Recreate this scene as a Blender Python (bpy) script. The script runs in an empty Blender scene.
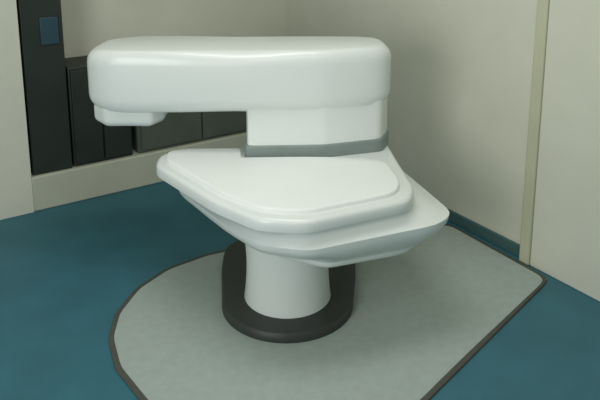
import bpy, bmesh, math, random
from mathutils import Vector, Matrix

S = bpy.context.scene
COL = S.collection
# ------------------------------------------------------------------ camera
cam_d = bpy.data.cameras.new('camera')
cam_d.sensor_width = 36.0
cam_d.lens = 36.0 * 695.0 / 600.0
cam_d.shift_y = -152.0 / 600.0
cam = bpy.data.objects.new('camera', cam_d)
COL.objects.link(cam)
cam.location = (0, 0, 1.6)
cam.rotation_euler = (math.radians(90 - 12.0), 0, 0)
S.camera = cam
# ------------------------------------------------------------------ light
S.view_settings.view_transform = 'Standard'
S.view_settings.look = 'None'
S.view_settings.gamma = 1.0
S.view_settings.use_curve_mapping = False
S.view_settings.exposure = 0.0
W = bpy.data.worlds.new('world')
S.world = W
W.use_nodes = True
bg = W.node_tree.nodes['Background']
bg.inputs[0].default_value = (0.80, 0.95, 0.90, 1)
bg.inputs[1].default_value = 0.27


def area(name, loc, size, power, color=(1, 1, 1), aim=None):
    l = bpy.data.lights.new(name, 'AREA')
    l.shape = 'RECTANGLE'
    l.size, l.size_y = size
    l.energy = power
    l.color = color
    o = bpy.data.objects.new(name, l)
    COL.objects.link(o)
    o.location = loc
    if aim is not None:
        o.rotation_euler = (Vector(aim) - Vector(loc)).to_track_quat('-Z', 'Y').to_euler()
    return o


area('ceiling_lamp', (-0.1, 2.1, 2.62), (1.2, 0.6), 16, (1.0, 1.0, 0.95))
area('ceiling_lamp', (0.3, 0.6, 2.62), (1.2, 0.6), 9, (1.0, 1.0, 0.95))
area('window_light', (-1.6, -0.1, 1.4), (1.2, 1.3), 33, (1.0, 1.0, 0.97), aim=(0, 2.5, 0.55))


# ------------------------------------------------------------------ materials
def mat(name, color, rough=0.5, var=0.06, scale=18.0, bump=0.0, bscale=200.0, metallic=0.0, spec=0.5, coat=0.0):
    m = bpy.data.materials.new(name)
    m.use_nodes = True
    nt = m.node_tree
    b = nt.nodes['Principled BSDF']
    b.inputs['Roughness'].default_value = rough
    b.inputs['Metallic'].default_value = metallic
    b.inputs['Specular IOR Level'].default_value = spec
    b.inputs['Coat Weight'].default_value = coat
    tc = nt.nodes.new('ShaderNodeTexCoord')
    n = nt.nodes.new('ShaderNodeTexNoise')
    n.inputs['Scale'].default_value = scale
    n.inputs['Detail'].default_value = 4
    nt.links.new(tc.outputs['Object'], n.inputs['Vector'])
    r = nt.nodes.new('ShaderNodeValToRGB')
    r.color_ramp.elements[0].position = 0.3
    r.color_ramp.elements[1].position = 0.7
    r.color_ramp.elements[0].color = tuple(c * (1 - var) for c in color) + (1,)
    r.color_ramp.elements[1].color = tuple(min(1, c * (1 + var)) for c in color) + (1,)
    nt.links.new(n.outputs['Fac'], r.inputs['Fac'])
    nt.links.new(r.outputs['Color'], b.inputs['Base Color'])
    if bump:
        n2 = nt.nodes.new('ShaderNodeTexNoise')
        n2.inputs['Scale'].default_value = bscale
        nt.links.new(tc.outputs['Object'], n2.inputs['Vector'])
        bp = nt.nodes.new('ShaderNodeBump')
        bp.inputs['Strength'].default_value = bump
        bp.inputs['Distance'].default_value = 0.004
        nt.links.new(n2.outputs['Fac'], bp.inputs['Height'])
        nt.links.new(bp.outputs['Normal'], b.inputs['Normal'])
    return m


M = {
    'wall': mat('wall_paint', (0.69, 0.69, 0.585), 0.85, 0.03, 4, 0.15, 90),
    'ceiling': mat('ceiling_paint', (0.72, 0.72, 0.66), 0.9, 0.02, 3),
    'teal': mat('teal_floor', (0.034, 0.15, 0.197), 0.55, 0.10, 5, 0.25, 160),
    'mat': mat('grey_mat', (0.38, 0.44, 0.405), 0.75, 0.05, 30, 0.3, 260),
    'mat_edge': mat('mat_edge', (0.075, 0.08, 0.062), 0.7, 0.1, 20),
    'white': mat('white_shell', (0.80, 0.84, 0.82), 0.32, 0.012, 3, coat=0.15),
    'cover': mat('white_cover', (0.90, 0.93, 0.91), 0.45, 0.012, 3),
    'shadow_strip': mat('shadow_strip', (0.22, 0.27, 0.26), 0.5, 0.05),  # grey of the shadow band under the column, as a colour
    'dark': mat('dark_base', (0.035, 0.04, 0.036), 0.5, 0.1),
    'cabinet': mat('dark_cabinet', (0.022, 0.030, 0.024), 0.5, 0.15, 6),
    'olive': mat('grey_green_gap_shade', (0.095, 0.115, 0.09), 0.55, 0.1, 6),  # tone of the shade behind the machine's gap
    'blue': mat('blue_panel', (0.03, 0.075, 0.10), 0.35, 0.1),
    'baseboard': mat('baseboard', (0.06, 0.13, 0.13), 0.5, 0.06),
    'plinth': mat('plinth_paint', (0.52, 0.53, 0.43), 0.7, 0.04, 5),
    'trim': mat('trim_paint', (0.56, 0.56, 0.41), 0.6, 0.04, 5),
}


# ------------------------------------------------------------------ mesh helpers
def link(name, bm, m, parent=None, smooth=False, bevel=0.0, angle=40):
    me = bpy.data.meshes.new(name)
    bmesh.ops.recalc_face_normals(bm, faces=bm.faces)
    bm.to_mesh(me)
    bm.free()
    o = bpy.data.objects.new(name, me)
    COL.objects.link(o)
    me.materials.append(m)
    if smooth or bevel:
        for p in me.polygons:
            p.use_smooth = True
        me.set_sharp_from_angle(angle=math.radians(angle))
    if bevel:
        b = o.modifiers.new('bevel', 'BEVEL')
        b.width = bevel
        b.segments = 3
        b.limit_method = 'ANGLE'
    if parent is not None:
        o.parent = parent
    return o


def box(bm, lo, hi, mtx=None):
    vs = []
    for x in (lo[0], hi[0]):
        for y in (lo[1], hi[1]):
            for z in (lo[2], hi[2]):
                v = Vector((x, y, z))
                vs.append(bm.verts.new(mtx @ v if mtx else v))
    for f in ((0, 1, 3, 2), (4, 6, 7, 5), (0, 4, 5, 1), (2, 3, 7, 6), (0, 2, 6, 4), (1, 5, 7, 3)):
        bm.faces.new([vs[i] for i in f])


def star(poly, c, n=128, smooth=3):
    """Outline of a polygon as radii at n angles about c, its corners rounded."""
    rs = []
    for i in range(n):
        a = 2 * math.pi * i / n
        d = (math.cos(a), math.sin(a))
        best = 0.0
        for k in range(len(poly)):
            p, q = poly[k], poly[(k + 1) % len(poly)]
            ex, ey = q[0] - p[0], q[1] - p[1]
            den = d[0] * ey - d[1] * ex
            if abs(den) < 1e-9:
                continue
            px, py = p[0] - c[0], p[1] - c[1]
            t = (px * ey - py * ex) / den
            u = (px * d[1] - py * d[0]) / den
            if t > 0 and -1e-6 <= u <= 1 + 1e-6:
                best = max(best, t)
        rs.append(best)
    for _ in range(smooth):
        rs = [(rs[i - 1] + 2 * rs[i] + rs[(i + 1) % n]) / 4 for i in range(n)]
    return rs


def loft(rings, bm=None):
    """rings: list of (centre, radii, z); closed at both ends."""
    bm = bm or bmesh.new()
    rows = []
    for c, rs, z in rings:
        n = len(rs)
        rows.append([bm.verts.new((c[0] + rs[i] * math.cos(2 * math.pi * i / n),
                                   c[1] + rs[i] * math.sin(2 * math.pi * i / n), z)) for i in range(n)])
    for a, b in zip(rows, rows[1:]):
        n = len(a)
        for i in range(n):
            bm.faces.new((a[i], a[(i + 1) % n], b[(i + 1) % n], b[i]))
    bm.faces.new(rows[0])
    bm.faces.new(rows[-1])
    return bm


def mixr(a, b, t):
    return [x * (1 - t) + y * t for x, y in zip(a, b)]


def slab(poly, c, z0, z1, r=0.04, smooth=3, n=128):
    """A slab with rounded outline and rounded top and bottom edges."""
    rs = star(poly, c, n, smooth)
    rings = []
    for k in range(7):
        t = math.pi / 2 * k / 6
        rings.append((c, [x - r * (1 - math.sin(t)) for x in rs], z0 + r * (1 - math.cos(t))))
    for k in range(7):
        t = math.pi / 2 * k / 6
        rings.append((c, [x - r * (1 - math.cos(t)) for x in rs], z1 - r * (1 - math.sin(t))))
    return loft(rings)


def empty(name, loc, label, cat, group=None):
    o = bpy.data.objects.new(name, None)
    COL.objects.link(o)
    o.location = loc
    o['label'] = label
    o['category'] = cat
    if group:
        o['group'] = group
    return o


def tag(o, label, cat):
    o['label'] = label
    o['category'] = cat
    return o


def struct(name, bm, m, bevel=0.0):
    o = link(name, bm, m, bevel=bevel)
    o['kind'] = 'structure'
    return o


def child(o, root):
    o.parent = root
    o.matrix_parent_inverse = Matrix.Translation(root.location).inverted()
    return o


# ------------------------------------------------------------------ setting
CORNER = Vector((0.066, 4.352, 0))
DL = Vector((-0.835, -0.551, 0))      # along the left wall, away from the corner
DR = Vector((0.551, -0.835, 0))       # along the right wall, away from the corner
ang = math.atan2(DL.y, DL.x)
# room frame: x along DL, y along -DR (out of the room through the left wall)
ROOM = Matrix.Translation(CORNER) @ Matrix.Rotation(ang, 4, 'Z')
if (ROOM.to_3x3() @ Vector((0, 1, 0))).dot(DR) > 0:
    SGN = 1
else:
    SGN = -1


def rp(s, t, z):
    """s along the left wall, t into the room from it."""
    return Vector((s, SGN * t, z))


def rbox(bm, s, t, z):
    a, b = rp(s[0], t[0], z[0]), rp(s[1], t[1], z[1])
    box(bm, (min(a.x, b.x), min(a.y, b.y), a.z), (max(a.x, b.x), max(a.y, b.y), b.z), ROOM)


CEIL = 2.68
bm = bmesh.new()
rbox(bm, (-0.1, 4.6), (-0.45, 5.6), (-0.1, 0))
struct('floor', bm, M['teal'])
bm = bmesh.new()
rbox(bm, (-0.1, 4.6), (-0.45, 5.6), (CEIL, CEIL + 0.1))
struct('ceiling', bm, M['ceiling'])
bm = bmesh.new()
rbox(bm, (-0.1, 1.75), (-0.45, -0.30), (0, CEIL))       # back of the recess
rbox(bm, (1.75, 4.6), (-0.45, 0.0), (0, CEIL))          # wall left of the recess
struct('wall_left', bm, M['wall'])
bm = bmesh.new()
rbox(bm, (-0.1, 0.0), (-0.30, 5.6), (0, CEIL))
struct('wall_right', bm, M['wall'])
bm = bmesh.new()
rbox(bm, (0.0, 1.75), (-0.30, 0.0), (0, 0.19))
struct('trim_1', bm, M['plinth'], 0.008)               # raised ledge in the recess
bm = bmesh.new()
rbox(bm, (0.0, 0.03), (1.79, 5.6), (0, CEIL))
struct('trim_2', bm, M['wall'], 0.006)                 # wall section standing forward
bm = bmesh.new()
rbox(bm, (0.0, 0.038), (1.735, 1.79), (0, CEIL))
struct('trim_3', bm, M['trim'], 0.006)                 # upright strip at its edge
bm = bmesh.new()
rbox(bm, (0.0, 0.012), (0.0, 1.735), (0, 0.06))
struct('baseboard_right', bm, M['baseboard'], 0.004)

# ------------------------------------------------------------------ grey floor mat
MAT = [(1.077, 2.721), (0.707, 2.303), (0.426, 1.986), (0.12, 1.66), (-0.32, 1.76), (-0.50, 1.95), (-0.644, 2.134),
       (-0.715, 2.303), (-0.73, 2.462), (-0.693, 2.642), (-0.597, 2.803), (-0.439, 2.93), (-0.22, 3.03),
       (0.2, 3.16), (0.76, 3.24)]
MC = (0.12, 2.5)


def flat(poly, z0, z1, inset=0.0):
    rs = [r - inset for r in star(poly, MC, 256, 2)]
    return loft([(MC, rs, z0), (MC, rs, z1 - 0.001), (MC, [r - 0.001 for r in rs], z1)])


mat_o = tag(link('floor_mat', flat(MAT, 0.001, 0.008, 0.02), M['mat'], smooth=True),
            'large grey floor mat rounded at its left end under the white machine', 'mat')
rs = star(MAT, MC, 256, 2)
bm = bmesh.new()
prof = [(0.02, 0.001), (0.02, 0.009), (0.003, 0.009), (0.0, 0.006), (0.0, 0.001)]
rows = []
for ins, z in prof:
    rows.append([bm.verts.new((MC[0] + (r - ins) * math.cos(2 * math.pi * i / 256),
                               MC[1] + (r - ins) * math.sin(2 * math.pi * i / 256), z)) for i, r in enumerate(rs)])
for k in range(len(rows)):
    a, b = rows[k], rows[(k + 1) % len(rows)]
    for i in range(256):
        bm.faces.new((a[i], a[(i + 1) % 256], b[(i + 1) % 256], b[i]))
e = link('border', bm, M['mat_edge'], mat_o, smooth=True)
e['label'] = 'dark narrow border'

# ------------------------------------------------------------------ the white machine
PC = (-0.05, 2.535)
root = empty('scanner', (PC[0], PC[1], 0.008),
             'big white C-shaped machine on a short round pedestal with a dark base', 'machine')
N = 128


def circ(r):
    return [r] * N


def put(name, bm, m, label=None, smooth=True, parent=None):
    o = link(name, bm, m, smooth=smooth)
    if parent is None:
        child(o, root)
    else:
        o.parent = parent
    if label:
        o['label'] = label
    return o


BASEP = [(PC[0] + 0.265 * math.cos(math.radians(a)), PC[1] + 0.265 * math.sin(math.radians(a))) for a in range(-180, 1, 10)]
BASEP += [(0.24, 2.75), (0.25, 2.95), (0.16, 3.03), (-0.27, 3.03), (-0.345, 2.95), (-0.34, 2.75)]
br = star(BASEP, PC, N, 3)
put('base', loft([(PC, br, 0.008), (PC, br, 0.03), (PC, [r - 0.01 for r in br], 0.042),
                  (PC, [r * 0.7 for r in br], 0.05)]), M['dark'], 'dark flat base')
ped = []
for k in range(13):
    t = k / 12
    ped.append((PC, circ(0.160 + 0.014 * (1 - t) ** 3 + 0.02 * t ** 4), 0.046 + 0.30 * t))
put('pedestal', loft(ped), M['white'])

# lower arm: a thick slab whose underside closes down onto the pedestal on the left
LC = (-0.03, 2.60)
LTOP = [(-0.585, 2.72), (-0.575, 2.60), (-0.30, 2.26), (-0.14, 2.12), (0.02, 2.10), (0.39, 2.27), (0.42, 2.38),
        (0.37, 2.95), (-0.16, 2.98), (-0.24, 2.80), (-0.50, 2.78)]
LMID = [(-0.50, 2.74), (-0.49, 2.60), (-0.29, 2.32), (-0.14, 2.14), (0.03, 2.10), (0.49, 2.29), (0.565, 2.38),
        (0.40, 2.92), (-0.16, 2.96), (-0.24, 2.80), (-0.44, 2.77)]
LBOT = [(-0.26, 2.70), (-0.24, 2.50), (-0.16, 2.38), (-0.06, 2.31), (0.10, 2.24), (0.40, 2.35), (0.46, 2.44),
        (0.36, 2.85), (-0.10, 2.92), (-0.2, 2.78)]
ta, tm, tb = star(LTOP, LC, N, 2), star(LMID, LC, N, 2), star(LBOT, LC, N, 2)
LZ = 0.575
rings = []
for k in range(6):
    t = math.pi / 2 * k / 5
    rings.append((LC, [x - 0.03 * (1 - math.sin(t)) for x in tb], 0.315 + 0.03 * (1 - math.cos(t))))
for k in range(1, 9):
    t = k / 8
    rings.append((LC, mixr(tb, tm, math.sin(t * math.pi / 2)), 0.345 + 0.125 * t))
groove = [0.035 * max(0.0, math.cos(2 * math.pi * i / N - math.radians(-38))) ** 2 if math.cos(2 * math.pi * i / N - math.radians(-38)) > 0 else 0.0
          for i in range(N)]
for w, g, z in ((0.0, 0.05, 0.47), (0.12, 0.5, 0.482), (0.45, 1.0, 0.505), (0.8, 0.9, 0.522), (1.0, 0.1, 0.530), (1.0, 0.0, LZ - 0.035)):
    rings.append((LC, [r - q * g for r, q in zip(mixr(tm, ta, w), groove)], z))
for k in range(1, 6):
    t = math.pi / 2 * k / 5
    rings.append((LC, [x - 0.02 * (1 - math.cos(t)) for x in ta], LZ - 0.02 + 0.02 * math.sin(t)))
put('lower_body', loft(rings), M['white'])
PAD = [(-0.545, 2.71), (-0.535, 2.62), (-0.28, 2.30), (-0.13, 2.17), (0.02, 2.15), (0.345, 2.30), (0.37, 2.41),
       (0.33, 2.64), (-0.235, 2.64), (-0.25, 2.75), (-0.48, 2.74)]
put('top_cover', slab(PAD, (-0.27, 2.6), LZ - 0.01, LZ + 0.016, 0.008, 2), M['cover'], 'bright white flat top cover')

UP = [(-0.86, 2.92), (-0.87, 2.74), (-0.80, 2.66), (-0.20, 2.645), (0.10, 2.67), (0.34, 2.74),
      (0.385, 2.82), (0.37, 2.98), (-0.2, 3.02), (-0.74, 3.0)]
UC = (-0.24, 2.84)
put('upper_body', slab(UP, UC, 0.765, 1.02, 0.06, 1), M['white'])
COLP = [(-0.215, 2.66), (0.10, 2.68), (0.335, 2.75), (0.375, 2.85), (0.36, 2.96), (-0.15, 3.0), (-0.22, 2.9)]
CC = (0.08, 2.88)
put('column', slab(COLP, CC, 0.56, 0.80, 0.012, 1), M['white'])
put('column_foot_shade', slab([(CC[0] + (x - CC[0]) * 1.03, CC[1] + (y - CC[1]) * 1.03) for x, y in COLP], CC, 0.565, 0.632, 0.012, 1),  # strip coloured as the shadow band at the column's foot
    M['shadow_strip'], 'grey strip painted as the shadow around the foot of the column')
END = [(-0.84, 2.9), (-0.85, 2.75), (-0.79, 2.68), (-0.60, 2.68), (-0.56, 2.75), (-0.56, 2.92), (-0.62, 2.97), (-0.76, 2.97)]
put('pole_cover', slab(END, (-0.70, 2.84), 0.70, 0.80, 0.03, 1), M['white'], 'white pole cover hanging lower at the left end')

# ------------------------------------------------------------------ dark units on the ledge
LEDGE = 0.19


def local_root(name, s, t, z, label, cat):
    o = empty(name, ROOM @ rp(s, t, z), label, cat)
    return o


cab = local_root('low_unit', 1.355, -0.15, LEDGE, 'low black cabinet standing on the ledge beside the tall narrow black cabinet', 'cabinet')
bm = bmesh.new()
rbox(bm, (1.19, 1.52), (-0.28, -0.03), (LEDGE, 0.74))
child(link('body', bm, M['cabinet'], bevel=0.006), cab)
for k in range(2):
    s0 = 1.20 + k * 0.16
    bm = bmesh.new()
    rbox(bm, (s0, s0 + 0.15), (-0.03, -0.012), (LEDGE + 0.02, 0.725))
    d = child(link('door', bm, M['cabinet'], bevel=0.003), cab)
low = local_root('low_unit', 0.77, -0.15, LEDGE, 'low grey-green box on the ledge added for the shade in the gap of the white machine', 'cabinet')
bm = bmesh.new()
rbox(bm, (0.38, 1.16), (-0.28, -0.03), (LEDGE, 0.58))  # box added to darken the gap, standing in for shade
child(link('body', bm, M['olive'], bevel=0.006), low)
for k in range(2):
    s0 = 0.39 + k * 0.38
    bm = bmesh.new()
    rbox(bm, (s0, s0 + 0.37), (-0.03, -0.012), (LEDGE + 0.02, 0.565))
    child(link('door', bm, M['olive'], bevel=0.003), low)
tall = local_root('tall_cabinet', 1.63, -0.15, LEDGE, 'tall narrow black cabinet with a small dark blue panel at the far left', 'cabinet')
bm = bmesh.new()
rbox(bm, (1.53, 1.735), (-0.28, -0.02), (LEDGE, 1.45))
child(link('body', bm, M['cabinet'], bevel=0.006), tall)
bm = bmesh.new()
rbox(bm, (1.555, 1.645), (-0.02, -0.008), (0.88, 1.02))
p = child(link('panel', bm, M['blue'], bevel=0.003), tall)
p['label'] = 'dark blue panel'
